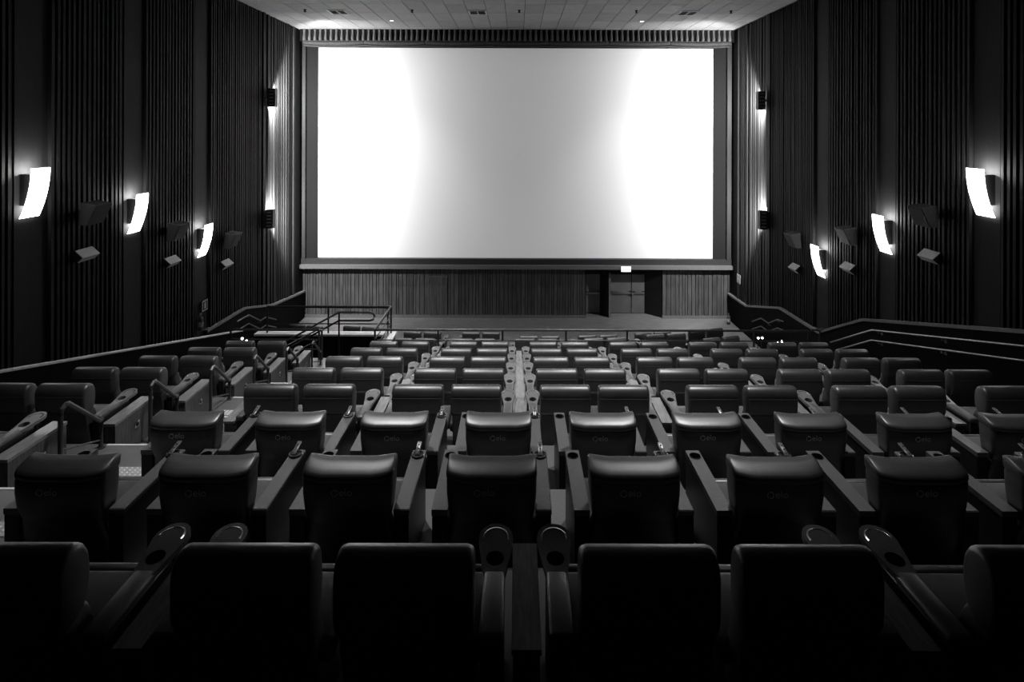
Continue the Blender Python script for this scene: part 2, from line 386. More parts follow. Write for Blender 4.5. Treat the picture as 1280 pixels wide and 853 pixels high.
# ------------------------------------------------------------------ ceiling fittings
for (x, y), lb in zip(grilles, ('white air grille in the ceiling at left', 'white air grille in the ceiling near the centre', 'white air grille in the ceiling at right')):
    g = thing('air_grille', lb, 'air vent', (x, y, ZC-0.012), group='ceiling air grilles')
    link('frame', MB().box(-0.36,0.36,-0.40,-0.34,-0.03,0).box(-0.36,0.36,0.34,0.40,-0.03,0).box(-0.36,-0.31,-0.34,0.34,-0.03,0).box(0.31,0.36,-0.34,0.34,-0.03,0).box(-0.02,0.02,-0.34,0.34,-0.03,0).mesh('frame','grille',False), g)
    link('duct', MB().box(-0.31,0.31,-0.34,0.34,-0.004,0.0).mesh('duct','black',False), g)
    for k in range(6):
        yy = -0.28 + k*0.11
        link('slat', MB().prism_x([(yy-0.012,-0.028),(yy+0.03,-0.01),(yy+0.03,-0.006),(yy-0.012,-0.024)],-0.31,0.31).mesh('slat','grille',False), g)
for x, lb in ((-8.45, 'leftmost'), (-4.2, 'second from left'), (0.05, 'middle'), (4.7, 'fourth from left'), (8.45, 'rightmost')):
    s_ = thing('sprinkler', 'tiny dark sprinkler head on the ceiling, %s of five' % lb, 'sprinkler', (x, 22.85, ZC-0.008), group='ceiling sprinklers')
    link('plate', MB().cyl((0,0,-0.02), 0.06, 0.02, 12).mesh('plate','black'), s_)
    link('head', MB().cyl((0,0,-0.09), 0.03, 0.07, 10).cyl((0,0,-0.1),0.06,0.012,12).mesh('head','black'), s_)
def downlight(x, y, label, power):
    d = thing('downlight', label, 'downlight', (x, y, ZC-0.008), group='small ceiling downlights')
    ring = MB()
    rs = []
    for r_, z_ in ((0.12,0),(0.12,-0.02),(0.085,-0.02),(0.075,-0.002)):
        rs.append([(r_*math.cos(2*math.pi*j/18), r_*math.sin(2*math.pi*j/18), z_) for j in range(18)])
    ring.rings(rs, cap=False)
    link('trim_ring', ring.mesh('trim_ring','grille'), d)
    link('lens', MB().cyl((0,0,-0.008), 0.078, 0.005, 18).mesh('lens','lamp_lens'), d)
    l = bpy.data.lights.new('downlight_beam', 'SPOT'); l.energy = power; l.spot_size = R(80 if y > 20 else 66 if y > 10 else 74); l.spot_blend = 1.0; l.shadow_soft_size = 0.08
    lo = bpy.data.objects.new('downlight_beam', l); COL.objects.link(lo); lo.parent = d; lo.location = (0,0,-0.05)
downlight(-5.5, 25.1, 'small lit downlight in the ceiling left of centre', 900)
for yy_, q_, k_ in ((18.5, 'foremost', 1.2), (12.9, 'middle', 1.0), (8.5, 'rearmost', 0.95)):  # unseen downlights, added because the seats came out too dark
    for xx_, sd in ((-2.6, 'left'), (2.7, 'right')):
        downlight(xx_, yy_, 'added unseen ceiling downlight brightening the seats, %s row of three, %s one' % (q_, sd), SEAT_FILL_W*k_)
downlight(5.4, 25.1, 'small lit downlight in the ceiling right of centre', 900)

# ------------------------------------------------------------------ wall sconces
def sconce(s, y, zt, label):
    X = XL if s < 0 else XR
    t = thing('wall_sconce', label, 'wall lamp', (X, y, zt-1.04), group='curved white wall sconces')
    k = -s                                              # direction into the room
    def bx(a, b): return (a*k, b*k) if k > 0 else (b*k, a*k)
    link('housing', MB().prism_y([(a*k, z_) for a, z_ in ((0.0,0.26),(0.17,0.26),(0.24,0.45),(0.28,0.7),(0.285,0.92),(0.0,0.92))], -0.17, 0.17).mesh('housing','lamp_box',False), t)
    prof = []
    for q in range(15):
        u = q/14; z = 1.04*(1-u); out = 0.34 - 0.24*u**2.0
        prof.append((out, z))
    outer = [(o*k, z) for o, z in prof]; inner = [((o-0.018)*k, z) for o, z in reversed(prof)]
    link('diffuser', MB().prism_y(outer+inner, -0.24, 0.24).mesh('diffuser','lamp_panel',True,30), t)
    for zz_, e_ in ((0.97, 40), (0.2, 8)):
        l = bpy.data.lights.new('sconce_bulb', 'POINT'); l.energy = e_; l.shadow_soft_size = 0.03
        lo = bpy.data.objects.new('sconce_bulb', l); COL.objects.link(lo); lo.parent = t; lo.location = (0.27*k if zz_ > 0.5 else 0.06*k, 0, zz_)
for (y, z), q in zip(LS, ('nearest', 'middle', 'farthest')):
    sconce(-1, y, z, '%s of three curved glowing sconces on the left wall' % q)
for (y, z), q in zip(RS, ('nearest', 'middle', 'farthest')):
    sconce(1, y, z, '%s of three curved glowing sconces on the right wall' % q)

# ------------------------------------------------------------------ surround speakers and wedge boxes
def speaker(s, y, z, label):
    X = XL if s < 0 else XR; k = -s
    t = thing('surround_speaker', label, 'speaker', (X, y, z), group='dark surround speakers on the side walls')
    def sy(p): return [(a*k, b) for a, b in p]
    link('cabinet', MB().prism_y(sy([(0.16,-0.25),(0.34,-0.27),(0.56,0.20),(0.20,0.26)]), -0.27, 0.27).mesh('cabinet','speaker',False), t)
    link('grille', MB().prism_y(sy([(0.35,-0.26),(0.365,-0.262),(0.575,0.185),(0.56,0.19)]), -0.25, 0.25).mesh('grille','speaker',False), t)
    link('top_panel', MB().prism_y(sy([(0.20,0.262),(0.56,0.202),(0.56,0.212),(0.20,0.272)]), -0.275, 0.275).mesh('top_panel','speaker_lit_top',False), t)
    link('bracket', MB().prism_y(sy([(0.102,-0.1),(0.2,-0.05),(0.2,0.05),(0.102,0.1)]), -0.06, 0.06).mesh('bracket','lamp_box',False), t)
def wedge(s, y, z, label):
    X = XL if s < 0 else XR; k = -s
    t = thing('wedge_light_box', label, 'light box', (X, y, z), group='grey wedge boxes below the speakers')
    def sy(p): return [(a*k, b) for a, b in p]
    o = 0.115
    link('top_face', MB().prism_y(sy([(o,0.14),(o+0.19,-0.03),(o+0.18,-0.045),(o,0.12)]), -0.27, 0.27).mesh('top_face','grey_box',False), t)
    link('bottom_face', MB().prism_y(sy([(o+0.185,-0.035),(o+0.06,-0.15),(o+0.05,-0.14),(o+0.175,-0.03)]), -0.27, 0.27).mesh('bottom_face','grey_box',False), t)
    link('body', MB().prism_y(sy([(0.102,0.12),(o,0.12),(o+0.175,-0.035),(o+0.05,-0.14),(0.102,-0.14)]), -0.265, 0.265).mesh('body','black',False), t)
for (y, z), q in zip(((13.75,7.10),(17.1,6.08),(20.4,5.20)), ('nearest','middle','farthest')):
    speaker(-1, y, z, '%s dark surround speaker on the left wall' % q)
for (y, z), q in zip(((14.2,7.03),(17.5,5.94),(20.9,5.16)), ('nearest','middle','farthest')):
    speaker(1, y, z, '%s dark surround speaker on the right wall' % q)
for (y, z), q in zip(((13.7,6.12),(17.1,5.18),(20.3,4.36)), ('nearest','middle','farthest')):
    wedge(-1, y, z, '%s small grey wedge box on the left wall under a speaker' % q)
for (y, z), q in zip(((14.2,6.03),(17.7,4.91),(21.1,4.09)), ('nearest','middle','farthest')):
    wedge(1, y, z, '%s small grey wedge box on the right wall under a speaker' % q)

# ------------------------------------------------------------------ flood lamps that light the screen
def flood(s, y, z, label):
    X = XL if s < 0 else XR; k = -s
    t = thing('flood_lamp', label, 'flood lamp', (X, y, z), group='flood lamps beside the screen')
    def bx(a, b): return (a*k, b*k) if k > 0 else (b*k, a*k)
    a, b = bx(0.14, 0.44)
    h = MB().box(a, b, 0, 0.02, -0.38, 0.38)
    h.box(a, b, 0.02, 0.20, 0.36, 0.38).box(a, b, 0.02, 0.20, -0.38, -0.36)
    c, d = bx(0.14, 0.155); h.box(c, d, 0.02, 0.10, -0.36, 0.36)
    c, d = bx(0.425, 0.44); h.box(c, d, 0.02, 0.26, -0.36, 0.36)
    link('housing', h.mesh('housing','lamp_box',False), t)
    c, d = bx(0.0, 0.14)
    link('bracket', MB().box(c, d, 0.03, 0.1, -0.06, 0.06).mesh('bracket','lamp_box',False), t)
    for q in range(5):
        zz = -0.28 + q*0.14; c, d = bx(0.20, 0.38)
        link('vent', MB().box(c, d, -0.012, 0.0, zz-0.02, zz+0.02).mesh('vent','steel',False), t)
    l = bpy.data.lights.new('flood_beam', 'SPOT'); l.energy = FLOOD_W*(1.12 if s < 0 else 0.92)*(1.2 if z > 8 else 0.85); l.spot_size = R(180); l.spot_blend = 0.2; l.shadow_soft_size = 0.06
    lo = bpy.data.objects.new('flood_beam', l); COL.objects.link(lo); lo.parent = t
    lo.location = (0.29*k, 0.17, 0)
    tgt = Vector((X*0.62, YF, 8.0)) ; src = Vector((X+0.29*k, y+0.14, z))
    lo.rotation_euler = (tgt-src).to_track_quat('-Z','Y').to_euler()
flood(-1, 23.7, 10.42, 'upper flood lamp on the left wall beside the screen')
flood(-1, 23.5, 5.44, 'lower flood lamp on the left wall beside the screen')
flood(1, 23.7, 10.36, 'upper flood lamp on the right wall beside the screen')
flood(1, 23.5, 5.46, 'lower flood lamp on the right wall beside the screen')

# ------------------------------------------------------------------ signs, extinguishers, step lights
t = thing('exit_sign', 'small lit exit sign above the doors under the screen', 'sign', (5.19, YF-0.5, 2.36))
link('panel', MB().rbox(-0.23,0.23,-0.05,0.0,0.0,0.26,0.012).mesh('panel','sign'), t)
link('lower_band', MB().box(-0.2,0.2,-0.056,-0.05,0.10,0.12).mesh('lower_band','placard',False), t)
t = thing('wall_sign', 'small square extinguisher sign on the left slatted wall', 'sign', (XL+0.12, 19.0, zh((383-163)*19.0/720)))
link('plate', MB().box(-0.02,0.0,-0.17,0.17,-0.17,0.17).mesh('plate','lamp_box',False), t)
link('border', MB().box(0,0.008,-0.17,0.17,0.14,0.17).box(0,0.008,-0.17,0.17,-0.17,-0.14).box(0,0.008,-0.17,-0.14,-0.14,0.14).box(0,0.008,0.14,0.17,-0.14,0.14).mesh('border','placard',False), t)
link('pictogram', MB().box(0,0.008,-0.03,0.05,-0.10,0.06).box(0,0.008,-0.01,0.03,0.06,0.11).mesh('pictogram','placard',False), t)
t = thing('wall_sign', 'small white notice on the right wall beside the screen', 'sign', (XR-0.12, 26.6, zh((348-163)*26.6/720)))
link('plate', MB().box(0,0.02,-0.2,0.2,-0.2,0.2).mesh('plate','placard',False), t)
link('print', MB().box(-0.006,0,-0.12,0.12,-0.12,0.0).mesh('print','print',False), t)
def extinguisher(loc, label):
    t = thing('fire_extinguisher', label, 'extinguisher', loc)
    rs = []
    for z_, r_ in ((0,0.07),(0.01,0.078),(0.36,0.078),(0.41,0.06),(0.44,0.03),(0.47,0.028)):
        rs.append([(r_*math.cos(2*math.pi*j/16), r_*math.sin(2*math.pi*j/16), z_) for j in range(16)])
    link('cylinder', MB().rings(rs).mesh('cylinder','enamel'), t)
    link('label_band', MB().cyl((0,0,0.12),0.080,0.15,16).mesh('label_band','placard'), t)
    link('valve', MB().cyl((0,0,0.46),0.025,0.06,10).box(-0.02,0.02,-0.12,0.05,0.51,0.53).box(-0.02,0.02,-0.11,0.04,0.55,0.565).mesh('valve','chrome',False), t)
    link('hose', MB().tube([(0,0.03,0.5),(0.06,0.06,0.47),(0.09,0.05,0.36),(0.085,0.03,0.2),(0.08,0.0,0.1)],0.012).mesh('hose','black'), t)
extinguisher((XL+0.13, 18.75, zh(6.28)-0.26), 'fire extinguisher hung on the left slatted wall')
extinguisher((9.95, 27.1, 0.0), 'fire extinguisher at the right end of the screen wall')

# ------------------------------------------------------------------ seats
def sec(y, z): return (y, z)
HEAD = [(-.055,.735),(-.085,.79),(-.098,.87),(-.102,.95),(-.10,1.01),(-.09,1.06),(-.065,1.10),(-.03,1.12),(.01,1.126),(.05,1.115),(.085,1.09),(.115,1.04),(.128,.97),(.128,.89),(.112,.81),(.075,.75),(.02,.725)]
BACK = [(.10,.10),(.03,.35),(-.03,.60),(-.055,.76),(.0,.79),(.07,.775),(.125,.72),(.165,.63),(.20,.53),(.235,.44),(.25,.34),(.23,.20),(.2,.10)]
PM = {}
HEAD = [(y_, z_-0.04) for y_, z_ in HEAD]
PM['head'] = MB().puff(HEAD, 0.34, 0.035).mesh('headrest','leather',True,55)
PM['back'] = MB().puff(BACK, 0.325, 0.03).mesh('backrest','leather',True,55)
PM['seam'] = MB().tube([(-.325,-.1005,.945),(-.15,-.1035,.945),(.15,-.1035,.945),(.325,-.1005,.945)],0.004,6).mesh('seam','leather')
PM['cush'] = MB().rbox(-.385,.385,.14,.64,.36,.50,.045,3).mesh('seat_cushion','leather_seat',True,55)
PM['foot'] = MB().rbox(-.37,.37,.645,.73,.14,.475,.03,2).mesh('footrest','leather',True,55)
PM['base'] = MB().rbox(-.32,.32,.06,.60,.0,.36,.02,1).mesh('base','plastic_dark')
PM['bolst'] = MB().rbox(-.02,.05,.02,.22,.40,.66,.03,2).mesh('side_bolster','leather',True,55)
def plate_with_hole(outline, c, rh, z0, z1, well=0.05):
    n = len(outline)
    ang = [math.atan2(y-c[1], x-c[0]) for x, y in outline]
    hole = [(c[0]+rh*math.cos(a), c[1]+rh*math.sin(a)) for a in ang]
    mb = MB(); zf = z1 if callable(z1) else (lambda y: z1); zb = z0 if callable(z0) else (lambda y: z0)
    mb.rings([[(x,y,zb(y)) for x,y in outline], [(x,y,zf(y)) for x,y in outline], [(x,y,zf(y)) for x,y in hole], [(x,y,zf(y)-well) for x,y in hole]], cap=False)
    return mb
def well_mesh(c, rh, z, dep):
    return MB().rings([[(c[0]+r_*math.cos(2*math.pi*j/24), c[1]+r_*math.sin(2*math.pi*j/24), zz) for j in range(24)] for r_, zz in ((rh*.995, z), (rh*.98, z-dep), (0.002, z-dep))], cap=False)
# teardrop cup plate of the loveseats
n = 40; out = []
cc = (0, 0.515)
for j in range(n):
    a = 2*math.pi*j/n
    d = Vector((math.cos(a), math.sin(a)))
    # union of a big end circle and a tapering neck
    best = 0
    for q in range(9):
        u = q/8; yy = 0.40 + (0.67-0.40)*u; rr = 0.060 + 0.045*u
        oc = Vector((-cc[0], yy-cc[1])); b_ = d.dot(oc); disc = b_*b_ - (oc.length_squared - rr*rr)
        if disc >= 0: best = max(best, b_ + math.sqrt(disc))
    out.append((cc[0]+d.x*best, cc[1]+d.y*best))
zt = lambda y: 0.648 + max(0, y-0.45)*0.10
zbm = lambda y: zt(y) - 0.035
PM['cup'] = plate_with_hole(out, cc, 0.052, zbm, zt, 0.06).mesh('cup_holder','plastic_grey',True,35)
PM['cupwell'] = well_mesh(cc, 0.053, 0.648, 0.07).mesh('cup_well','well')
aa = [math.pi*(-.08+1.16*i/20) for i in range(21)]
PM['cuparc'] = MB().rings([[(r_*math.cos(a), 0.665+r_*math.sin(a), zt(0.665+r_*math.sin(a))+dz) for a in aa] for r_, dz in ((0.069,0.0005),(0.0705,0.0045),(0.0795,0.0018),(0.080,-0.001))], cap=False, closed=False).mesh('cup_arc','chrome',False)
PM['armbody'] = MB().rbox(-.055,.055,.01,.60,.0,.60,.012,1).mesh('armrest_body','plastic_dark')
PM['armpad'] = MB().rbox(-.0625,.0625,.0,.43,.585,.652,.02,2).mesh('armrest_pad','leather_pad',True,55)
# single recliner shapes
def loft_z(secs, e=5.0, n=28):
    rs = []
    for z, hw, yc, hd in secs:
        ring = []
        for j in range(n):
            a = 2*math.pi*(j+0.5)/n; c, s = math.cos(a), math.sin(a)
            ring.append((hw*math.copysign(abs(c)**(2/e), c), yc+hd*math.copysign(abs(s)**(2/e), s), z))
        rs.append(ring)
    return MB().rings(rs)
PM['bhead'] = None
hb = loft_z([(.56,.318,.02,.075),(.61,.328,.01,.09),(.68,.340,.0,.105),(.80,.350,-.005,.115),(.898,.352,-.004,.114),(.908,.349,-.003,.107),(.918,.354,-.002,.118),(.938,.356,.000,.119),(.955,.356,.004,.115),(.970,.355,.016,.104),(.985,.353,.038,.082),(.996,.349,.056,.06),(1.002,.342,.066,.04),(1.003,.33,.07,.02)], 8, 36)
for i, (x, y, z) in enumerate(hb.v):                    # corners of the headrest lift and wrap forward
    w = (x/0.35)**2
    hb.v[i] = (x, y + 0.05*w, z + (0.010*w if z > .9 else 0))
PM['bhead'] = hb.mesh('headrest','leather',True,50)
PM['bback'] = loft_z([(.10,.31,.16,.09),(.25,.355,.14,.10),(.38,.36,.11,.10),(.48,.335,.08,.095),(.58,.318,.045,.085),(.64,.315,.02,.07)], 6).mesh('backrest','leather',True,50)
n = 40; rect = []
ccb = (0, 0.755)
for j in range(n):
    a = 2*math.pi*(j+.5)/n; dx, dy = math.cos(a), math.sin(a)
    tt = min((0.0625/abs(dx)) if abs(dx) > 1e-6 else 9, ((0.095 if dy > 0 else 0.755)/abs(dy)) if abs(dy) > 1e-6 else 9)
    rect.append((dx*tt, ccb[1]+dy*tt))
# make sure the four corners are present
for cx, cy in ((-.0625,.85),(.0625,.85),(-.0625,0),(.0625,0)):
    q = min(range(n), key=lambda i: (rect[i][0]-cx)**2 + (rect[i][1]-cy)**2); rect[q] = (cx, cy)
PM['ctop_cup'] = plate_with_hole(rect, ccb, 0.046, .60, .648, 0.04).mesh('armrest_top','leather_pad',False)
PM['ccup'] = well_mesh(ccb, 0.047, 0.648, 0.046).mesh('cup_well','well')
PM['crim'] = MB().tube([(ccb[0]+0.05*math.cos(a), ccb[1]+0.05*math.sin(a), 0.650) for a in [2*math.pi*i/20 for i in range(21)]],0.004,6).mesh('cup_rim','plastic_dark')
PM['ctop'] = MB().rbox(-.0625,.0625,0,.85,.60,.648,.008,1).mesh('armrest_top','leather_pad',False)
PM['cbody'] = MB().box(-.058,.058,.005,.845,.0,.602).mesh('armrest_body','plastic_dark',False)
PM['mount'] = MB().cyl((0,.755,.648),0.058,.010,24).mesh('tray_base','plastic_dark')
PM['mring'] = MB().tube([(0.056*math.cos(a), .755+0.056*math.sin(a), .660) for a in [2*math.pi*i/20 for i in range(21)]],0.004,6).mesh('tray_ring','chrome')
mm = MB().rbox(-.021,.021,.70,.86,.0,.016,.005,1)
mm.v = [(x, y, .672 + z + (y-.70)*0.22) for x, y, z in mm.v]
PM['marm'] = mm.mesh('tray_arm','enamel')
PM['mhole'] = MB().cyl((0, 0, .6885), .0085, .004, 10).mesh('tray_bolt','chrome')
# printed logo: broken ring and the letters e l o
def ribbon(mb, pts, w, y0=-0.0, th=0.0015):
    for (a, b) in zip(pts[:-1], pts[1:]):
        a = Vector(a); b = Vector(b); d = (b-a).normalized(); nrm = Vector((-d.y, d.x))*w/2
        a2 = a - d*w*0.15; b2 = b + d*w*0.15
        q = [a2+nrm, b2+nrm, b2-nrm, a2-nrm]
        mb.rings([[(p.x, y0-th, p.y) for p in q], [(p.x, y0, p.y) for p in q]])
def arcp(cx, cy, r, a0, a1, n=10): return [(cx+r*math.cos(R(a0+(a1-a0)*i/n)), cy+r*math.sin(R(a0+(a1-a0)*i/n))) for i in range(n+1)]
lg = MB()
for a0 in (20, 140, 260): ribbon(lg, arcp(-.062, 0, .030, a0, a0+95), .010)
ribbon(lg, arcp(.008, -.004, .020, 8, 320, 14), .0085); ribbon(lg, [(-.012,-.003),(.028,-.001)], .0075)
ribbon(lg, [(.044,.040),(.044,-.012)], .0085); ribbon(lg, arcp(.052,-.012,.008,180,290,5), .0085)
ribbon(lg, arcp(.086, -.004, .020, 0, 360, 16), .0085)
PM['logo'] = lg.mesh('logo','print',False)
ghost = set()

def seat_pair_member(loc, rz, arm, label, group, lod=0):
    t = thing('recliner_chair', label, 'seat', loc, rz, group)
    h = link('headrest', PM['head'], t)
    if lod < 2: link('seam', PM['seam'], h)
    link('backrest', PM['back'], t); link('seat_cushion', PM['cush'], t); link('footrest', PM['foot'], t); link('base', PM['base'], t)
    a = link('armrest', PM['armbody'], t, (0.425*arm, 0, 0))
    link('armrest_pad', PM['armpad'], a)
    c = link('cup_holder', PM['cup'], a)
    link('cup_well', PM['cupwell'], a)
    if lod < 2: link('cup_arc', PM['cuparc'], a)
    return t
def single_seat(loc, label, group, logo_dx=-0.02, logo_dz=0.0):
    t = thing('recliner_chair', label, 'seat', loc, 0, group)
    h = link('headrest', PM['bhead'], t)
    lo = link('logo', PM['logo'], h, (logo_dx, -0.1225, 0.855+logo_dz)); lo.scale = (0.78, 1, 0.78)
    link('backrest', PM['bback'], t)
    link('seat_cushion', PM['cush'], t); link('footrest', PM['foot'], t); link('base', PM['base'], t)
    al = link('armrest', PM['cbody'], t, (-0.41,0,0)); link('armrest_top', PM['ctop_cup'], al); link('cup_well', PM['ccup'], al); link('cup_rim', PM['crim'], al)
    ar = link('armrest', PM['cbody'], t, (0.41,0,0)); link('armrest_top', PM['ctop'], ar)
    link('tray_base', PM['mount'], ar); link('tray_ring', PM['mring'], ar); link('tray_arm', PM['marm'], ar); 
    for yy in (.725, .77, .815): link('tray_bolt', PM['mhole'], ar, (0, yy, (yy-.70)*.22))
    return t
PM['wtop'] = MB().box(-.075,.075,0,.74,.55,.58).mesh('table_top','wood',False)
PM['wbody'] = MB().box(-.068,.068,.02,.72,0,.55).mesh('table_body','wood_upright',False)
def wood_table(loc, label, group, rz=0):
    t = thing('wooden_side_table', label, 'side table', loc, rz, group)
    link('table_top', PM['wtop'], t); link('table_body', PM['wbody'], t)
    return t
PC = [-2.94 + 1.995*k for k in range(6)]
HP = 0.395
def in_view(x, y, half=0.36):
    px0 = 647 + (x-half)*720/y; px1 = 647 + (x+half)*720/y
    return px1 > 6 and px0 < 1274
def px(x, y): return 647 + x*720/y
for n in (1, 4, 5, 6, 7, 8):
    y, z = row_y(n), row_z(n); cnt = 0
    g = 'paired seats of the %s row from the back' % ORD[n]
    for i, c in enumerate(PC):
        if n == 1 and not (-3.5 < c < 3.2): continue
        for m in (-1, 1):
            x = c + m*HP
            if not in_view(x, y): continue
            cnt += 1
            where = 'nearest row' if n == 1 else '%s row from the back' % ORD[n]
            lb = 'black leather recliner, %s, %s from the left%s' % (where, ORD[cnt], ' edge' if n == 1 else ' stair aisle')
            seat_pair_member((x, y, z), 0, m, lb, g)
        if i < 5 and 0 < px(c+0.9975, y) < 1280:
            lb = 'wooden table between %s and %s seat pairs, %s' % (ORD[i+1], ORD[i+2], 'nearest row' if n == 1 else '%s row from the back' % ORD[n])
            wood_table((c+0.9975, y, z), lb, 'wooden tables between seat pairs')
    if n >= 4:      # wooden end piece facing the stair aisle
        wood_table((PC[0]-HP-0.58, y, z), 'wooden table at the aisle end of the %s row from the back' % ORD[n], 'wooden tables between seat pairs')
for n in (2, 3):
    y, z = row_y(n), row_z(n); cnt = 0
    for k in range(-3, 7):
        x = -0.195 + 1.120*k
        if not in_view(x, y): continue
        cnt += 1
        dx = -0.03 + random.uniform(-0.03, 0.03)
        single_seat((x, y, z), 'black recliner with printed back, %s row from the back, %s from left' % (ORD[n], ORD[cnt]), 'single recliners with printed backs, %s row' % ORD[n], dx, random.uniform(-.01, .01))

# left block beyond the stair aisle
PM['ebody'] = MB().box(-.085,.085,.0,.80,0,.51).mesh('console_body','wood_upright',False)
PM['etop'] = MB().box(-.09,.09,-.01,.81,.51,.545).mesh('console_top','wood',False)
pe = MB().rbox(.086,.098,.40,.49,.27,.36,.006,1)
PM['eplate'] = pe.mesh('number_plate','chrome')
PM['eicon'] = MB().box(.098,.102,.425,.465,.295,.335).mesh('plate_icon','black',False)
for n in range(3, 9):
    y, z = row_y(n), row_z(n); cnt = 0
    for q, x in enumerate((-6.93, -6.14)):
        if not in_view(x, y, 0.34) and not (n == 3 and q == 1): continue
        lb = 'black recliner left of the stair aisle, %s row from the back, %s' % (ORD[n], 'wall side' if q == 0 else 'aisle side')
        seat_pair_member((x, y, z), 0, -1 if q == 0 else 1, lb, 'paired seats left of the stair aisle')
    t = thing('end_console', 'wooden end console left of the aisle, %s row from the back' % ORD[n], 'console', (-5.535, y, z), 0, 'wooden end consoles along the stair aisle')
    link('console_body', PM['ebody'], t); link('console_top', PM['etop'], t)
    p_ = link('number_plate', PM['eplate'], t); link('plate_icon', PM['eicon'], p_)
    if n == 3:
        a = seat = None
    # hoop guard rail on the aisle step
    hx = -5.33
    r_ = thing('hoop_rail', 'bent tube guard rail beside the aisle, %s row from the back' % ORD[n], 'handrail', (hx, y, z), 0, 'hoop guard rails along the stair aisle')
    link('hoop', MB().tube([(0,.56,0),(0,.56,.74),(0,.58,.80),(0,.63,.835),(0,.68,.825),(0,1.19,.36),(0,1.215,.36),(0,1.215,0)],0.027,8).mesh('hoop','rail'), r_)
    link('mid_bar', MB().tube([(0,.57,.33),(0,1.21,-.02+.12)],0.012,6).mesh('mid_bar','rail'), r_)
    for yy in (.56, 1.215): link('foot_plate', MB().cyl((0,yy,0),.05,.012,12).mesh('foot_plate','rail'), r_)

# front block beyond the cross rail
FB = [  # px centre of pair, top y, Z, yaw
    (602, 416.0, 22.6, 0), (817, 413.5, 22.6, 8), (883, 408.0, 23.0, 13), (529, 417.5, 22.6, -2),
    (675, 421.0, 21.3, 0), (748, 418.5, 21.4, 3), (452, 411.5, 23.2, -8), (383, 408.0, 23.3, -13),
    (518, 423.5, 20.0, 0), (593, 425.0, 20.0, 0), (671, 426.5, 20.0, 0), (757, 424.0, 20.1, 3), (833, 420.0, 20.5, 8), (902, 414.0, 21.2, 14)]
FB.sort(key=lambda q: (-round(q[2]*0.72), q[0]))
cnts = {}
for pxc, ty, Zp, yaw in FB:
    rowk = 'front' if Zp > 22.4 else 'middle' if Zp > 20.9 else 'rear'
    x = (pxc-647)*Zp/720; fz = {'front':0.10,'middle':0.42,'rear':0.78}[rowk]
    top = zh((ty-163)*Zp/720); z = max(top-1.126, fz)
    if z > fz + 0.02: pass
    for m in (-1, 1):
        cnts[rowk] = cnts.get(rowk, 0) + 1
        a = R(yaw)
        seat_pair_member((x+m*HP*math.cos(a), Zp+m*HP*math.sin(a), fz), a, m, 'black seat beyond the cross rail, %s row there, %s from the left' % (rowk, ORD[cnts[rowk]]), 'seats in front block near the screen', 2)

# ------------------------------------------------------------------ rails, parapets and the stair well at left
def posts(t, pts, z0, z1, r=0.028):
    for x, y in pts: link('post', MB().cyl((x, y, z0), r, z1-z0, 8).mesh('post','rail'), t)
rt, rm = 3.545, 3.26
t = thing('cross_railing', 'long black two-bar railing across the front of the eighth row', 'railing')
link('top_rail', MB().tube([(-3.89,16,rt),(8.1,16,rt)],0.032).mesh('top_rail','rail'), t)
link('mid_rail', MB().tube([(-3.89,16,rm),(8.1,16,rm)],0.018).mesh('mid_rail','rail'), t)
posts(t, [(x,16) for x in (-2.19,-0.40,1.36,3.06,4.80,6.58,8.1)], row_z(8), rt)
t = thing('guard_railing', 'black railing around the stair well left of the seats', 'railing')
link('top_rail', MB().tube([(-7.85,18.1,3.53),(-3.96,18.1,3.53),(-3.96,16.02,3.53)],0.034).mesh('top_rail','rail'), t)
link('mid_rail', MB().tube([(-7.85,18.1,3.0),(-3.96,18.1,3.0),(-3.96,16.02,3.0)],0.016).mesh('mid_rail','rail'), t)
link('mid_rail', MB().tube([(-3.96,18.1,3.26),(-3.96,16.02,3.26)],0.016).mesh('mid_rail','rail'), t)
posts(t, [(-7.85,18.1),(-5.93,18.1),(-4.06,18.1),(-3.96,18.1),(-3.96,16.05)], row_z(8), 3.53)
wl = struct('trim_5', MB().box(-8.2,-3.85,18.0,18.2,0.6,row_z(8)-0.06).box(-4.05,-3.85,16.1,18.0,0.6,row_z(8)-0.06).mesh('trim_5','wainscot',False), 'low black wall with a white cap around the stair well', 'low wall')
link('cap', MB().box(-8.2,-3.8,17.96,18.24,row_z(8)-0.06,row_z(8)).box(-4.1,-3.8,16.1,17.96,row_z(8)-0.06,row_z(8)).mesh('cap','cap_white',False), wl)
t = thing('loop_handrail', 'rounded double handrail sloping down into the stair well', 'handrail')
def loop_pts(o):
    return [(-8.0,17.85,2.08+o),(-5.5,17.85,3.46+o)]
link('top_rail', MB().tube([(-7.6,17.8,2.30),(-5.5,17.8,3.46),(-4.55,17.8,3.46),(-4.44,17.8,3.42),(-4.40,17.8,3.33),(-4.44,17.8,3.24),(-4.55,17.8,3.2),(-5.5,17.8,3.2),(-7.6,17.8,2.04)],0.03).mesh('top_rail','rail'), t)
posts(t, [(-5.5,17.8)], 1.81, 3.46); posts(t, [(-7.3,17.8)], 1.05, 2.46)
t = thing('stair_handrail', 'sloping handrail on the near side of the stair well', 'handrail')
link('top_rail', MB().tube([(-5.58,16.25,3.48),(-8.0,16.25,2.2)],0.022).mesh('top_rail','rail'), t)
link('low_rail', MB().tube([(-5.58,16.25,3.18),(-8.0,16.25,1.9)],0.018).mesh('low_rail','rail'), t)
posts(t, [(-5.58,16.25)], 1.81, 3.48); posts(t, [(-7.7,16.25)], 0.86, 2.36)
t = thing('block_railing', 'black railing in front of the seats left of the aisle', 'railing')
for z_, r_ in ((3.54,0.032),(3.27,0.018),(3.0,0.018)):
    link('rail', MB().tube([(-7.95,16,z_),(-5.5,16,z_)],r_).mesh('rail','rail'), t)
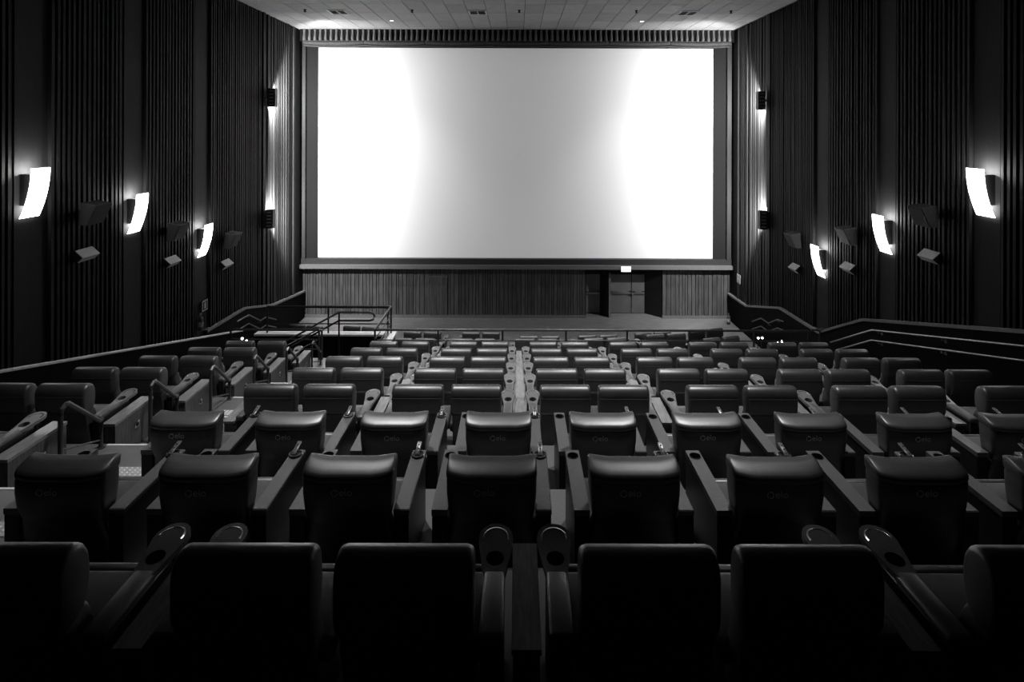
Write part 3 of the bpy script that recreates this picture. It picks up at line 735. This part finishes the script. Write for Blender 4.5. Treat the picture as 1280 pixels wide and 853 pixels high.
posts(t, [(-7.95,16),(-5.5,16),(-5.42,16)], row_z(8), 3.54)
t = thing('stair_flight', 'dark carpeted steps going down to the left exit', 'stairs')
for k in range(7):
    zs = 2.0 - k*0.19
    link('step', MB().box(-4.6-(k+1)*0.5, -4.6-k*0.5, 16.12, 17.98, 0.6, zs).mesh('step','carpet_dark',False), t)
# parapet between the left block and the wall aisle
PX = -8.2
prof = [(7.5, 3.44),(17.2, 6.03)]
pp = struct('trim_6', MB().prism_x([(7.5, zh(5.2)),(7.5, zh(3.44)),(17.2, zh(6.03)),(17.2, zh(8.3))], PX-0.12, PX).mesh('trim_6','wainscot',False), 'sloping black parapet with a pale cap on the left of the seats', 'low wall')
link('cap', MB().prism_x([(7.5, zh(3.44)),(17.2, zh(6.03)),(17.2, zh(6.0)),(7.5, zh(3.41))], PX-0.14, PX+0.02).mesh('cap','cap_white',False), pp)

# wall handrails on the right
def wall_rail(name, label, lines, brs, X):
    t = thing(name, label, 'handrail')
    for ln in lines:
        link('rail', MB().tube([(X, y, zh(h)) for y, h in ln], 0.022).mesh('rail','steel'), t)
    for y, h in brs:
        link('bracket', MB().tube([(X, y, zh(h)), (X, y, zh(h)-0.07), (X+math.copysign(0.12, X), y, zh(h)-0.09)], 0.012, 6).cyl((X+math.copysign(0.11,X)-0.02, y, zh(h)-0.09), 0.04, 0.03, 10, 'x').mesh('bracket','steel'), t)
wall_rail('wall_handrail', 'two long steel handrails along the right wall beside the seats',
    [[(7.5,3.15),(16.4,5.66),(18.55,6.80)],[(7.5,3.44),(16.4,5.95),(18.1,6.86)]],
    [(16.1,5.575),(13.7,4.90),(16.1,5.865),(13.7,5.19)], XR-0.24)
zz = [(21.9,7.24),(22.4,7.33),(23.2,7.74),(23.9,7.77),(24.8,8.2)]
wall_rail('wall_handrail', 'zigzag steel handrails on the right wall near the screen', [zz, [(y,h+0.33) for y,h in zz]], [(23.2,7.74),(22.4,7.33)], XR-0.22)
zl = [(20.9,7.0),(21.7,7.02),(23.0,7.76),(23.3,7.72),(24.3,7.62),(24.5,7.66)]
zl = [(21.0,7.0),(21.9,7.05),(22.9,7.6),(23.4,7.62),(24.4,8.05)]
wall_rail('wall_handrail', 'zigzag steel handrails on the left wall near the screen', [zl, [(y,h+0.33) for y,h in zl]], [(22.9,7.6),(21.9,7.05)], XL+0.22)
# right stairs to the front block
t = thing('side_stairs', 'dark steps down the right wall aisle to the front block', 'stairs')
for k in range(8):
    link('step', MB().box(8.3, XR-0.15, 16.1+k*0.36, 16.1+(k+1)*0.36, 0.78, row_z(8)-0.22*(k+1)).mesh('step','carpet_dark',False), t)
t = thing('newel_post', 'rounded steel corner post of the cross railing at right', 'post', (8.42, 16.0, row_z(8)))
link('post', MB().tube([(0,0,0),(0,0,.80),(-.03,0,.84),(-.09,0,.86),(-.25,0,.86)],0.03).mesh('post','rail'), t)
link('cap', MB().tube([(-.02,0,.86),(.12,0.1,.86)],0.035).mesh('cap','steel'), t)
# tiny step lights
for i, (pxx, pyy, Zz, lb) in enumerate(((303.7,424.5,15.6,'tiny bright step light behind the left seats, upper one'),(309,427.5,15.4,'tiny bright step light behind the left seats, lower one'),
        (948.5,421.8,17.6,'tiny bright step light beyond the right seats, left of two'),(953.5,421.6,17.6,'tiny bright step light beyond the right seats, right of two'),
        (973,428,16.06,'tiny bright step light at the railing, left of two'),(978,426,16.06,'tiny bright step light at the railing, right of two'))):
    x = (pxx-647)*Zz/720; z = zh((pyy-163)*Zz/720)
    t = thing('step_light', lb, 'step light', (x, Zz, z), group='tiny step lights')
    link('lens', MB().cyl((0,-0.02,0),0.028,0.02,12,'y',r2=0.03).mesh('lens','lamp_lens'), t)
    link('housing', MB().cyl((0,0,0),0.035,0.05,12,'y').mesh('housing','lamp_box'), t)
    zb = row_z(8) if Zz < 16.1 else 0.78
    link('stem', MB().cyl((0,0.03,zb-z), 0.015, z-zb, 8).mesh('stem','rail'), t)
